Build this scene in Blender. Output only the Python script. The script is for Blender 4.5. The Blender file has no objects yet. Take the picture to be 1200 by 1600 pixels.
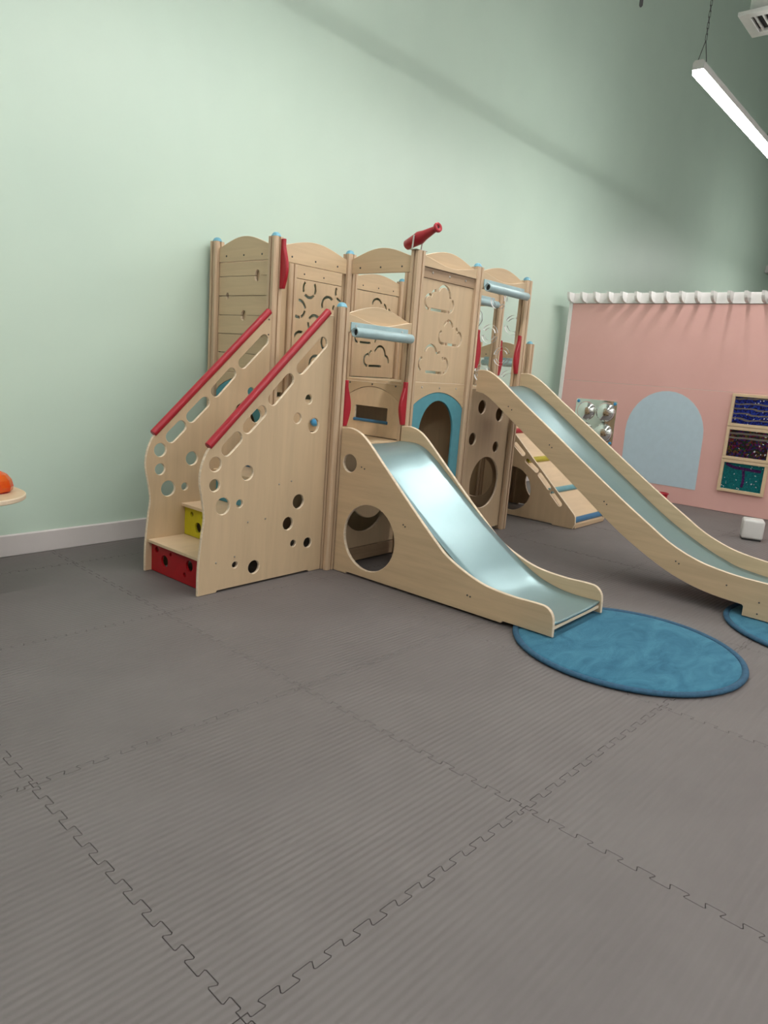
import bpy, bmesh, math, random
from mathutils import Vector, Matrix
R = math.radians
random.seed(4)
scene = bpy.context.scene
col = scene.collection

# ------------------------------------------------------------------ camera
F_PX = 1109.0
CAM = Vector((-0.7354, -0.87493, 1.23194))
yaw, pit, rol = -0.8743, -0.20275, 0.07577
fw = Vector((-math.sin(yaw) * math.cos(pit), math.cos(yaw) * math.cos(pit), math.sin(pit)))
rt = Vector((math.cos(yaw), math.sin(yaw), 0))
up = rt.cross(fw)
r2 = math.cos(rol) * rt + math.sin(rol) * up
u2 = -math.sin(rol) * rt + math.cos(rol) * up
cam_d = bpy.data.cameras.new('camera')
cam_d.sensor_fit = 'VERTICAL'
cam_d.sensor_height = 32.0
cam_d.lens = F_PX / 1600.0 * 32.0
cam_d.clip_start = 0.05
cam = bpy.data.objects.new('camera', cam_d)
col.objects.link(cam)
cam.matrix_world = Matrix(((r2.x, u2.x, -fw.x, CAM.x), (r2.y, u2.y, -fw.y, CAM.y), (r2.z, u2.z, -fw.z, CAM.z), (0, 0, 0, 1)))
scene.camera = cam

# ------------------------------------------------------------------ world, exposure, lamp power
w = bpy.data.worlds.new('world'); scene.world = w
w.use_nodes = True
w.node_tree.nodes['Background'].inputs[0].default_value = (0.9, 0.95, 1, 1)
w.node_tree.nodes['Background'].inputs[1].default_value = 0.3
scene.view_settings.view_transform = 'Standard'
scene.view_settings.look = 'None'
scene.view_settings.gamma = 1
scene.view_settings.use_curve_mapping = False
scene.view_settings.exposure = 0.0
LAMP_POWER = 74.0
LAMP_COLOR = (1.0, 0.98, 0.945)

# ------------------------------------------------------------------ materials
M = {}
def _mat(name):
    m = bpy.data.materials.new(name); m.use_nodes = True
    nt = m.node_tree; b = nt.nodes['Principled BSDF']
    M[name] = m
    return m, nt, b
def rgb(c): return (c[0], c[1], c[2], 1)
def srgb(r, g, b):
    f = lambda v: ((v / 255) / 12.92 if v / 255 <= 0.04045 else ((v / 255 + 0.055) / 1.055) ** 2.4)
    return (f(r), f(g), f(b))
def noise_mix(nt, b, c1, c2, scale, detail=4, rough=0.55, lo=0.35, hi=0.65, dist=0.0):
    tc = nt.nodes.new('ShaderNodeTexCoord'); mp = nt.nodes.new('ShaderNodeMapping')
    mp.inputs['Scale'].default_value = scale
    nz = nt.nodes.new('ShaderNodeTexNoise'); nz.inputs['Scale'].default_value = 1
    nz.inputs['Detail'].default_value = detail; nz.inputs['Roughness'].default_value = rough
    nz.inputs['Distortion'].default_value = dist
    cr = nt.nodes.new('ShaderNodeValToRGB')
    cr.color_ramp.elements[0].position = lo; cr.color_ramp.elements[1].position = hi
    cr.color_ramp.elements[0].color = rgb(c1); cr.color_ramp.elements[1].color = rgb(c2)
    nt.links.new(tc.outputs['Object'], mp.inputs[0]); nt.links.new(mp.outputs[0], nz.inputs['Vector'])
    nt.links.new(nz.outputs['Fac'], cr.inputs[0]); nt.links.new(cr.outputs[0], b.inputs['Base Color'])
    return nz, cr, tc
def add_bump(nt, b, src, strength, dist):
    bp = nt.nodes.new('ShaderNodeBump'); bp.inputs['Strength'].default_value = strength
    bp.inputs['Distance'].default_value = dist
    nt.links.new(src, bp.inputs['Height']); nt.links.new(bp.outputs[0], b.inputs['Normal'])
def plain(name, c, rough=0.5, metal=0.0, spec=0.5, var=0.06, vs=14):
    m, nt, b = _mat(name)
    noise_mix(nt, b, tuple(v * (1 - var) for v in c), tuple(min(1, v * (1 + var)) for v in c), (vs,) * 3)
    b.inputs['Roughness'].default_value = rough; b.inputs['Metallic'].default_value = metal
    b.inputs['Specular IOR Level'].default_value = spec
    return m
def wood(name, c, scale, var=0.12, rough=0.5, dist=0.6):
    m, nt, b = _mat(name)
    nz, cr, tc = noise_mix(nt, b, tuple(v * (1 - var) for v in c), tuple(min(1, v * (1 + var * .5)) for v in c), scale, 6, 0.6, 0.3, 0.7, dist)
    b.inputs['Roughness'].default_value = rough
    add_bump(nt, b, nz.outputs['Fac'], 0.06, 0.002)
    return m
BIR = (0.55, 0.41, 0.26)
wood('birch_v', BIR, (14, 14, 1.3), 0.11)
wood('birch_h', (0.555, 0.41, 0.255), (1.6, 1.6, 22), 0.12)
wood('birch_flat', (0.64, 0.48, 0.31), (3, 14, 8), 0.10)
wood('post_wood', (0.55, 0.40, 0.265), (38, 38, 1.0), 0.24)
wood('rail_wood', (0.36, 0.245, 0.15), (2.0, 2.0, 26), 0.2)
wood('ply_edge', (0.74, 0.60, 0.44), (5, 5, 60), 0.2)
plain('red_paint', (0.34, 0.010, 0.022), 0.34)
plain('red_riser', (0.34, 0.004, 0.008), 0.45)
plain('yellow_riser', (0.50, 0.44, 0.008), 0.5)
plain('olive', (0.42, 0.36, 0.03), 0.5)
plain('teal', (0.085, 0.29, 0.35), 0.5)
plain('teal_rung', (0.13, 0.31, 0.35), 0.5)
plain('blue_rung', (0.03, 0.14, 0.27), 0.45)
plain('cap_blue', (0.16, 0.40, 0.52), 0.3)
plain('knob_blue', (0.05, 0.28, 0.55), 0.3)
plain('steel', (0.55, 0.53, 0.5), 0.3, 1.0)
plain('dark_steel', (0.08, 0.08, 0.08), 0.4, 0.6)
plain('pad_vinyl', (0.34, 0.47, 0.49), 0.35)
plain('dark_gap', (0.02, 0.02, 0.02), 0.8)
plain('white_paint', (0.78, 0.77, 0.75), 0.5, var=0.02)
plain('white_plastic', (0.62, 0.61, 0.59), 0.4, var=0.02)
plain('baseboard', (0.62, 0.58, 0.57), 0.45, var=0.03, vs=3)
plain('arch_blue', (0.48, 0.60, 0.68), 0.6, var=0.02)
plain('ceiling_paint', (0.72, 0.74, 0.74), 0.8)
plain('underfloor', (0.03, 0.028, 0.026), 0.9)
# painted green wall with a faint roller relief
m, nt, b = _mat('green_wall')
nz, cr, tc = noise_mix(nt, b, (0.525, 0.655, 0.56), (0.545, 0.675, 0.575), (1.5, 1.5, 1.5))
b.inputs['Roughness'].default_value = 0.42; b.inputs['Specular IOR Level'].default_value = 0.35
n2 = nt.nodes.new('ShaderNodeTexNoise'); n2.inputs['Scale'].default_value = 160
nt.links.new(tc.outputs['Object'], n2.inputs['Vector']); add_bump(nt, b, n2.outputs['Fac'], 0.12, 0.001)
m, nt, b = _mat('pink_wall')
noise_mix(nt, b, (0.70, 0.40, 0.36), (0.73, 0.425, 0.385), (2, 2, 2)); b.inputs['Roughness'].default_value = 0.6
# ribbed foam mat
m, nt, b = _mat('mat_foam')
nz, cr, tc = noise_mix(nt, b, (0.132, 0.116, 0.1135), (0.156, 0.139, 0.1355), (2.2, 2.2, 2.2), 5, 0.6, 0.3, 0.7)
b.inputs['Roughness'].default_value = 0.58; b.inputs['Specular IOR Level'].default_value = 0.45
wv = nt.nodes.new('ShaderNodeTexWave'); wv.wave_type = 'BANDS'; wv.bands_direction = 'Y'
wv.inputs['Scale'].default_value = 14.3; wv.inputs['Distortion'].default_value = 0
nt.links.new(tc.outputs['Object'], wv.inputs['Vector'])
n3 = nt.nodes.new('ShaderNodeTexNoise'); n3.inputs['Scale'].default_value = 45
nt.links.new(tc.outputs['Object'], n3.inputs['Vector'])
mx = nt.nodes.new('ShaderNodeMath'); mx.operation = 'MULTIPLY_ADD'; mx.inputs[1].default_value = 0.05
nt.links.new(n3.outputs['Fac'], mx.inputs[0]); nt.links.new(wv.outputs['Fac'], mx.inputs[2])
add_bump(nt, b, mx.outputs[0], 0.65, 0.0023)
# slide sheet
m, nt, b = _mat('slide_sheet')
nz, cr, tc = noise_mix(nt, b, (0.245, 0.375, 0.395), (0.265, 0.395, 0.415), (3, 3, 3))
b.inputs['Roughness'].default_value = 0.30; b.inputs['Metallic'].default_value = 0.55
b.inputs['Specular IOR Level'].default_value = 0.6
n2 = nt.nodes.new('ShaderNodeTexNoise'); n2.inputs['Scale'].default_value = 5
nt.links.new(tc.outputs['Object'], n2.inputs['Vector']); add_bump(nt, b, n2.outputs['Fac'], 0.08, 0.01)
# velvet rug
m, nt, b = _mat('rug_pile')
nz, cr, tc = noise_mix(nt, b, (0.022, 0.105, 0.175), (0.052, 0.185, 0.27), (4, 9, 4), 6, 0.62, 0.35, 0.65, 1.2)
b.inputs['Roughness'].default_value = 0.95; b.inputs['Specular IOR Level'].default_value = 0.1
b.inputs['Sheen Weight'].default_value = 0.2; b.inputs['Sheen Tint'].default_value = (0.5, 0.8, 1, 1)
n2 = nt.nodes.new('ShaderNodeTexNoise'); n2.inputs['Scale'].default_value = 260
nt.links.new(tc.outputs['Object'], n2.inputs['Vector']); add_bump(nt, b, n2.outputs['Fac'], 0.4, 0.004)
plain('rug_binding', (0.022, 0.085, 0.155), 0.8, var=0.15, vs=60)
plain('mirror', (0.86, 0.88, 0.87), 0.04, 1.0, var=0.005)
# acrylic
m, nt, b = _mat('acrylic')
noise_mix(nt, b, (0.93, 0.95, 0.96), (0.96, 0.98, 0.99), (1, 1, 1))
b.inputs['Transmission Weight'].default_value = 1.0; b.inputs['Roughness'].default_value = 0.02; b.inputs['IOR'].default_value = 1.25
plain('acrylic_edge_glint', (0.85, 0.86, 0.86), 0.5)  # white put in for the light that cut edges catch
m, nt, b = _mat('orange_plastic')
noise_mix(nt, b, (0.85, 0.09, 0.004), (0.9, 0.17, 0.006), (20, 20, 20))
b.inputs['Transmission Weight'].default_value = 0.45; b.inputs['Roughness'].default_value = 0.12
def sequins(name, cols, scale, stripe=None):
    m, nt, b = _mat(name)
    tc = nt.nodes.new('ShaderNodeTexCoord')
    vo = nt.nodes.new('ShaderNodeTexVoronoi'); vo.inputs['Scale'].default_value = scale
    nt.links.new(tc.outputs['Object'], vo.inputs['Vector'])
    sp = nt.nodes.new('ShaderNodeSeparateColor'); nt.links.new(vo.outputs['Color'], sp.inputs[0])
    cr = nt.nodes.new('ShaderNodeValToRGB'); cr.color_ramp.interpolation = 'CONSTANT'
    el = cr.color_ramp.elements
    for i, c in enumerate(cols):
        e = el[i] if i < 2 else el.new(0.5)
        e.position = 0.984 * i / len(cols); e.color = rgb(c)
    e = el.new(0.984); e.color = (0.75, 0.78, 0.85, 1)  # pale last stop paints sparkle glints into the sequin colour
    nt.links.new(sp.outputs[0], cr.inputs[0]); last = cr.outputs[0]
    if stripe:
        wv = nt.nodes.new('ShaderNodeTexWave'); wv.bands_direction = 'Z'; wv.inputs['Scale'].default_value = stripe[0]
        wv.inputs['Distortion'].default_value = stripe[1]; wv.inputs['Detail Scale'].default_value = 0.9
        wv.inputs['Phase Offset'].default_value = 1.2
        nt.links.new(tc.outputs['Object'], wv.inputs['Vector'])
        r2_ = nt.nodes.new('ShaderNodeValToRGB'); r2_.color_ramp.elements[0].position = stripe[2]; r2_.color_ramp.elements[1].position = stripe[2] + .05
        nt.links.new(wv.outputs['Fac'], r2_.inputs[0]); fac = r2_.outputs[0]
        if len(stripe) > 4:     # stripes only above this height in the sheet
            sx = nt.nodes.new('ShaderNodeSeparateXYZ'); nt.links.new(tc.outputs['Object'], sx.inputs[0])
            gt = nt.nodes.new('ShaderNodeMath'); gt.operation = 'GREATER_THAN'; gt.inputs[1].default_value = stripe[4]
            nt.links.new(sx.outputs['Z'], gt.inputs[0])
            mu = nt.nodes.new('ShaderNodeMath'); mu.operation = 'MULTIPLY'
            nt.links.new(fac, mu.inputs[0]); nt.links.new(gt.outputs[0], mu.inputs[1]); fac = mu.outputs[0]
        mi = nt.nodes.new('ShaderNodeMix'); mi.data_type = 'RGBA'
        nt.links.new(fac, mi.inputs[0]); nt.links.new(last, mi.inputs[6]); mi.inputs[7].default_value = rgb(stripe[3]); last = mi.outputs[2]
    nt.links.new(last, b.inputs['Base Color'])
    b.inputs['Roughness'].default_value = 0.25; b.inputs['Metallic'].default_value = 0.55
    add_bump(nt, b, sp.outputs[1], 0.6, 0.006)
sequins('sequin_blue', [(0.006, 0.012, 0.16), (0.012, 0.03, 0.30), (0.004, 0.006, 0.06), (0.02, 0.05, 0.38)], 80, (6, 3.6, 0.78, (0.20, 0.18, 0.17)))
sequins('sequin_multi', [(0.14, 0.008, 0.02), (0.02, 0.012, 0.018), (0.09, 0.01, 0.10), (0.014, 0.05, 0.025), (0.02, 0.02, 0.12), (0.13, 0.07, 0.02), (0.03, 0.016, 0.02), (0.02, 0.012, 0.018)], 62, (7, 1.8, 0.6, (0.24, 0.22, 0.20), 0.03))
sequins('sequin_teal', [(0.004, 0.16, 0.18), (0.006, 0.20, 0.22), (0.003, 0.13, 0.155)], 90)
sequins('sequin_purple', [(0.06, 0.012, 0.11), (0.035, 0.01, 0.075), (0.09, 0.02, 0.13)], 90)
m, nt, b = _mat('lamp_diffuser')
nt.nodes.remove(b)
em = nt.nodes.new('ShaderNodeEmission'); em.inputs[0].default_value = rgb(LAMP_COLOR); em.inputs[1].default_value = LAMP_POWER
nt.links.new(em.outputs[0], nt.nodes['Material Output'].inputs[0])

# ------------------------------------------------------------------ object helpers
OFF = {}                                    # origin of a parent in the coordinates its children are written in
def props(o, label=None, cat=None, group=None, kind=None):
    if label: o['label'] = label
    if cat: o['category'] = cat
    if group: o['group'] = group
    if kind: o['kind'] = kind
    return o
def thing(name, label, cat, loc=(0, 0, 0), rotz=0, group=None, local=False):
    o = bpy.data.objects.new(name, None); col.objects.link(o)
    o.empty_display_size = 0.1
    o.location = loc; o.rotation_euler = (0, 0, rotz)
    OFF[o] = Vector((0, 0, 0)) if local else Vector(loc)
    return props(o, label, cat, group)
def put(name, me, mat, parent=None, label=None, smooth=False):
    """mesh written in the parent's coordinates; its origin moves to its own centre"""
    if me.vertices:
        lo = Vector([min(v.co[i] for v in me.vertices) for i in range(3)]); hi = Vector([max(v.co[i] for v in me.vertices) for i in range(3)])
        c = (lo + hi) / 2
    else: c = Vector()
    me.transform(Matrix.Translation(-c))
    if smooth:
        for p in me.polygons: p.use_smooth = True
    if mat:
        if not me.materials: me.materials.append(M[mat])
    me.name = name
    o = bpy.data.objects.new(name, me); col.objects.link(o)
    if parent is not None:
        o.parent = parent; o.location = c - OFF[parent]
    else: o.location = c
    OFF[o] = c
    if label: o['label'] = label
    return o
def share(name, src, centre, parent):
    o = bpy.data.objects.new(name, src.data); col.objects.link(o)
    o.rotation_euler = src.rotation_euler; o.scale = src.scale
    o.parent = parent; o.location = Vector(centre) - OFF[parent]; OFF[o] = Vector(centre)
    return o
def bm_mesh(bm):
    me = bpy.data.meshes.new('m'); bmesh.ops.recalc_face_normals(bm, faces=bm.faces); bm.to_mesh(me); bm.free(); return me
AX = {'x': lambda u, v, t: (t, u, v), 'y': lambda u, v, t: (u, t, v), 'z': lambda u, v, t: (u, v, t)}
def slab_mesh(outer, holes, axis, t0, t1, bevel=0.0, edge_mat=None, shrink=0.0):
    """flat board with holes: outline in the plane across `axis`, from t0 to t1 along it"""
    cu = bpy.data.curves.new('c', 'CURVE'); cu.dimensions = '2D'; cu.fill_mode = 'BOTH'
    cu.extrude = max(abs(t1 - t0) / 2 - bevel, 1e-4); cu.bevel_depth = bevel; cu.bevel_resolution = 0 if bevel else 0
    cu.offset = -bevel - shrink
    for L in [outer] + list(holes):
        s = cu.splines.new('POLY'); s.points.add(len(L) - 1); s.use_cyclic_u = True
        for p, q in zip(s.points, L): p.co = (q[0], q[1], 0, 1)
    ob = bpy.data.objects.new('c', cu)
    me = bpy.data.meshes.new_from_object(ob)
    bpy.data.objects.remove(ob); bpy.data.curves.remove(cu)
    tm = (t0 + t1) / 2; f = AX[axis]
    for v in me.vertices: v.co = f(v.co.x, v.co.y, v.co.z + tm)
    bm = bmesh.new(); bm.from_mesh(me)
    bmesh.ops.remove_doubles(bm, verts=bm.verts, dist=1e-5)
    bmesh.ops.recalc_face_normals(bm, faces=bm.faces)
    if edge_mat is not None:
        k = 'xyz'.index(axis)
        for fc in bm.faces: fc.material_index = 0 if abs(fc.normal[k]) > 0.9 else 1
    me.materials.clear()
    for fc in bm.faces: fc.smooth = False
    bm.to_mesh(me); bm.free()
    return me
def slab(name, outer, holes, axis, t0, t1, mat, parent, bevel=0.0015, label=None, edge=None):
    if edge is None and mat.startswith('birch'): edge = 'ply_edge'
    me = slab_mesh(outer, holes, axis, t0, t1, bevel, edge)
    if edge: me.materials.append(M[mat]); me.materials.append(M[edge])
    return put(name, me, mat, parent, label)
def box_mesh(a, b_, bevel=0.0, seg=1):
    bm = bmesh.new(); bmesh.ops.create_cube(bm, size=1)
    a = Vector(a); b_ = Vector(b_)
    for v in bm.verts: v.co = Vector([(a[i] + b_[i]) / 2 + v.co[i] * (b_[i] - a[i]) for i in range(3)])
    if bevel: bmesh.ops.bevel(bm, geom=bm.edges[:], offset=bevel, segments=seg, affect='EDGES', profile=0.5)
    return bm_mesh(bm)
def box(name, a, b_, mat, parent=None, bevel=0.002, label=None, seg=1):
    return put(name, box_mesh(a, b_, bevel, seg), mat, parent, label, smooth=False)
def frame_from(d):
    d = Vector(d).normalized(); h = Vector((0, 0, 1)) if abs(d.z) < 0.9 else Vector((1, 0, 0))
    x = d.cross(h).normalized(); return x, d.cross(x).normalized(), d
def lathe_mesh(prof, base, direction, n=20, cap=True):
    """profile [(radius, distance)] turned about an axis"""
    x, y, d = frame_from(direction); base = Vector(base); bm = bmesh.new(); rings = []
    for r, h in prof:
        if r < 1e-6: rings.append([bm.verts.new(base + d * h)])
        else: rings.append([bm.verts.new(base + d * h + (x * math.cos(2 * math.pi * k / n) + y * math.sin(2 * math.pi * k / n)) * r) for k in range(n)])
    for A, B in zip(rings, rings[1:]):
        for k in range(n):
            q = [A[k % len(A)], A[(k + 1) % len(A)], B[(k + 1) % len(B)], B[k % len(B)]]
            q = list(dict.fromkeys(q))
            if len(q) > 2: bm.faces.new(q)
    if cap:
        for Rg in (rings[0], rings[-1]):
            if len(Rg) > 2: bm.faces.new(Rg)
    return bm_mesh(bm)
def rod(name, a, b_, r, mat, parent, n=16, label=None):
    a = Vector(a); b_ = Vector(b_); L = (b_ - a).length; e = min(r * .25, .004)
    return put(name, lathe_mesh([(r - e, 0), (r, e), (r, L - e), (r - e, L)], a, b_ - a, n), mat, parent, label, smooth=False)
def arc(cx, cy, r, a0, a1, n=12): return [(cx + r * math.cos(R(a0 + (a1 - a0) * i / n)), cy + r * math.sin(R(a0 + (a1 - a0) * i / n))) for i in range(n + 1)]
def circ(cx, cy, r, n=28, ry=None): ry = ry or r; return [(cx + r * math.cos(2 * math.pi * i / n), cy + ry * math.sin(2 * math.pi * i / n)) for i in range(n)]
def capsule(a, b_, r, n=8):
    an = math.degrees(math.atan2(b_[1] - a[1], b_[0] - a[0]))
    return arc(a[0], a[1], r, an + 90, an + 270, n) + arc(b_[0], b_[1], r, an - 90, an + 90, n)
def rrect(x0, x1, y0, y1, r, n=5):
    return arc(x1 - r, y0 + r, r, -90, 0, n) + arc(x1 - r, y1 - r, r, 0, 90, n) + arc(x0 + r, y1 - r, r, 90, 180, n) + arc(x0 + r, y0 + r, r, 180, 270, n)
def stroke(path, w_):
    """closed outline of a thick polyline with round-ish ends"""
    L, Rr = [], []
    for i, p in enumerate(path):
        a = path[max(i - 1, 0)]; b_ = path[min(i + 1, len(path) - 1)]
        d = Vector((b_[0] - a[0], b_[1] - a[1]))
        if d.length < 1e-9: d = Vector((1, 0))
        d.normalize(); n = Vector((-d.y, d.x)) * w_ / 2
        L.append((p[0] + n.x, p[1] + n.y)); Rr.append((p[0] - n.x, p[1] - n.y))
    return L + Rr[::-1]
def smooth_path(pts, n=6):
    out = []
    P_ = [pts[0]] + list(pts) + [pts[-1]]
    for i in range(1, len(P_) - 2):
        p0, p1, p2, p3 = P_[i - 1:i + 3]
        for k in range(n):
            t = k / n
            out.append(tuple(0.5 * ((2 * p1[j]) + (-p0[j] + p2[j]) * t + (2 * p0[j] - 5 * p1[j] + 4 * p2[j] - p3[j]) * t * t + (-p0[j] + 3 * p1[j] - 3 * p2[j] + p3[j]) * t ** 3) for j in range(2)))
    out.append(tuple(pts[-1])); return out
BOLT = {}
def bolt(centre, axis, parent, mat='dark_steel', r=0.006):
    """small round screw head on a face; axis is the outward direction"""
    key = (axis, mat, r)
    d = {'-y': (0, -1, 0), '+y': (0, 1, 0), '-x': (-1, 0, 0), '+x': (1, 0, 0)}[axis]
    if key not in BOLT:
        me = lathe_mesh([(r, -0.001), (r, 0.002), (r * .6, 0.0035), (0, 0.0035)], (0, 0, 0), d, 10)
        me.materials.append(M[mat]); me.name = 'bolt'; BOLT[key] = me
    o = bpy.data.objects.new('bolt', BOLT[key]); col.objects.link(o)
    o.parent = parent; o.location = Vector(centre) - OFF[parent]
    return o

# ------------------------------------------------------------------ room shell
WY = 3.29
XA, XB, YA, ZC = -4.5, 17.6, -7.0, 7.6
def struct(name, a, b_, mat):
    o = box(name, a, b_, mat, None, 0); o['kind'] = 'structure'; return o
floor_o = struct('floor', (XA, YA, -0.12), (XB, WY, -0.022), 'underfloor')
struct('wall_back', (XA, WY, -0.12), (XB, WY + 0.15, ZC), 'green_wall')
struct('wall_right', (XB, YA, -0.12), (XB + 0.15, WY + 0.15, ZC), 'green_wall')
struct('wall_left', (XA - 0.15, YA, -0.12), (XA, WY + 0.15, ZC), 'white_paint')
struct('wall_front', (XA - 0.15, YA - 0.15, -0.12), (XB + 0.15, YA, ZC), 'white_paint')
struct('ceiling', (XA - 0.15, YA - 0.15, ZC), (XB + 0.15, WY + 0.15, ZC + 0.1), 'ceiling_paint')
bb = slab('baseboard_back', [(WY - 0.016, 0.001), (WY - 0.0005, 0.001), (WY - 0.0005, 0.125), (WY - 0.010, 0.125), (WY - 0.016, 0.119)], [], 'x', XA, XB, 'baseboard', None, 0)
bb['kind'] = 'structure'

# interlocking foam mats, laid 2.4 degrees off the wall
ROT = -0.04156
T_ = 0.087
def tooth_edge():
    """zigzag along one metre, kept straight at the two ends; (distance, offset)"""
    pts = [(0.0, 0.0), (0.016, 0.0), (0.015, -0.010), (0.0175, -0.0125)]
    s = 0.0119
    while s + T_ < 0.985:
        pts += [(s + 0.036, -0.0125), (s + 0.0395, -0.010), (s + 0.034, 0.006), (s + 0.037, 0.009), (s + 0.083, 0.009), (s + 0.0865, 0.006), (s + 0.078, -0.009), (s + 0.081, -0.0125)]
        s += T_
    pts += [(0.9790, -0.0125), (0.9815, -0.010), (0.9805, 0.0), (1.0, 0.0)]
    return [p for p in pts if p[0] <= 1.0]
TE = tooth_edge()
GAP = 0.0
def tile_outline(i, j):
    bot = [(i + s, j + o + GAP) for s, o in TE]
    top = [(i + s, j + 1 + o - GAP) for s, o in TE]
    lef = [(i - o + GAP, j + s) for s, o in TE]
    rig = [(i + 1 - o - GAP, j + s) for s, o in TE]
    c0 = (i + GAP, j + GAP); c1 = (i + 1 - GAP, j + GAP); c2 = (i + 1 - GAP, j + 1 - GAP); c3 = (i + GAP, j + 1 - GAP)
    return [c0] + bot[1:-1] + [c1] + rig[1:-1] + [c2] + top[1:-1][::-1] + [c3] + lef[1:-1][::-1]
cr_, sr_ = math.cos(ROT), math.sin(ROT)
def clip(poly, lim):
    """keep y < lim in room coordinates (poly in mat coordinates)"""
    val = lambda p: sr_ * p[0] + cr_ * p[1] - lim
    out = []
    for a, b_ in zip(poly, poly[1:] + poly[:1]):
        va, vb = val(a), val(b_)
        if va <= 0: out.append(a)
        if (va < 0 < vb) or (vb < 0 < va):
            t = va / (va - vb); out.append((a[0] + (b_[0] - a[0]) * t, a[1] + (b_[1] - a[1]) * t))
    return out
full_me = None
for i in range(-3, 13):
    for j in range(-4, 4):
        cxr, cyr = cr_ * (i + .5) - sr_ * (j + .5), sr_ * (i + .5) + cr_ * (j + .5)
        if cyr - 0.55 > WY: continue
        if (Vector((cxr, cyr, 0)) - CAM).dot(fw) < -0.3: continue
        poly = tile_outline(i, j); lim = WY - 0.018
        cut = max(sr_ * p[0] + cr_ * p[1] for p in poly) > lim
        if cut: poly = clip(poly, lim)
        if len(poly) < 4: continue
        if cut or full_me is None:
            me = slab_mesh([(p[0] - i - .5, p[1] - j - .5) for p in poly], [], 'z', -0.021, 0.0, 0.0006, None, 0.0009)
            me.materials.append(M['mat_foam']); me.name = 'mat_tile'
            if not cut: full_me = me
        else: me = full_me
        o = bpy.data.objects.new('mat_tile', me); col.objects.link(o)
        o.parent = floor_o; o.location = Vector((cxr, cyr, 0)) - OFF[floor_o]; o.rotation_euler = (0, 0, ROT)

# ------------------------------------------------------------------ hanging LED lamps
def led_lamp(x0, x1, y, z, label, group=None):
    t = thing('pendant_light', label, 'light', ((x0 + x1) / 2, y, z - 0.05), 0, group)
    slab('housing', [(y - 0.042, z - 0.005), (y + 0.042, z - 0.005), (y + 0.042, z + 0.045), (y + 0.03, z + 0.06), (y - 0.03, z + 0.06), (y - 0.042, z + 0.045)], [], 'x', x0, x1, 'white_plastic', t, 0)
    put('diffuser', box_mesh((x0 + 0.01, y - 0.039, z - 0.035), (x1 - 0.01, y + 0.039, z - 0.0052)), 'lamp_diffuser', t)
    for xs in (x0 + 0.06, x1 - 0.3):
        bm = bmesh.new()
        # bridle of two short wires, then a chain of links up to the ceiling
        ch = [lathe_mesh([(0.0025, 0), (0.0025, 1)], (0, 0, 0), (0, 0, 1), 6)]
        top = Vector((xs + 0.02, y, z + 0.22))
        def seg(a, b_, r=0.003):
            me = lathe_mesh([(r, 0), (r, (b_ - a).length)], a, b_ - a, 6); bm.from_mesh(me); bpy.data.meshes.remove(me)
        seg(Vector((xs, y - 0.035, z + 0.06)), top); seg(Vector((xs, y + 0.035, z + 0.06)), top)
        zz = top.z; k = 0
        while zz < ZC - 0.04:
            lk = min(0.045, ZC - 0.002 - zz)
            dx = Vector((0.006, 0, 0)) if k % 2 else Vector((0, 0.006, 0))
            for s in (-1, 1): seg(Vector((top.x, y, zz)) + dx * s, Vector((top.x, y, zz + lk)) + dx * s, 0.0022)
            zz += lk * 0.86; k += 1
        put('chain', bm_mesh(bm), 'dark_steel', t)
        bpy.data.meshes.remove(ch[0])
    return t
LZ = 3.60
led_lamp(5.19, 7.63, 1.33, LZ, 'long white LED strip lamp hanging on chains, its near end in view')
NEAR = 'hanging LED strips outside the view'
for x0, y, where in ((1.30, 1.33, 'above the play tower'), (-2.30, 1.33, 'above the play table'), (12.0, 1.33, 'far behind the pink playhouse'), (-2.08, -1.9, 'left of the camera'),
                    (1.52, -1.9, 'above the open mats'), (5.12, -1.9, 'right of the long slide'), (-2.08, -5.0, 'behind the camera on the left, added for ambient light'), (3.0, -5.0, 'behind the camera on the right, added for ambient light'), (9.5, -1.9, 'beyond the sequin boards')):  # unseen row behind the camera added to raise the ambient light
    led_lamp(x0, x0 + 2.44, y, LZ, 'white LED strip lamp hanging on chains outside the picture ' + where, NEAR)

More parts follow.
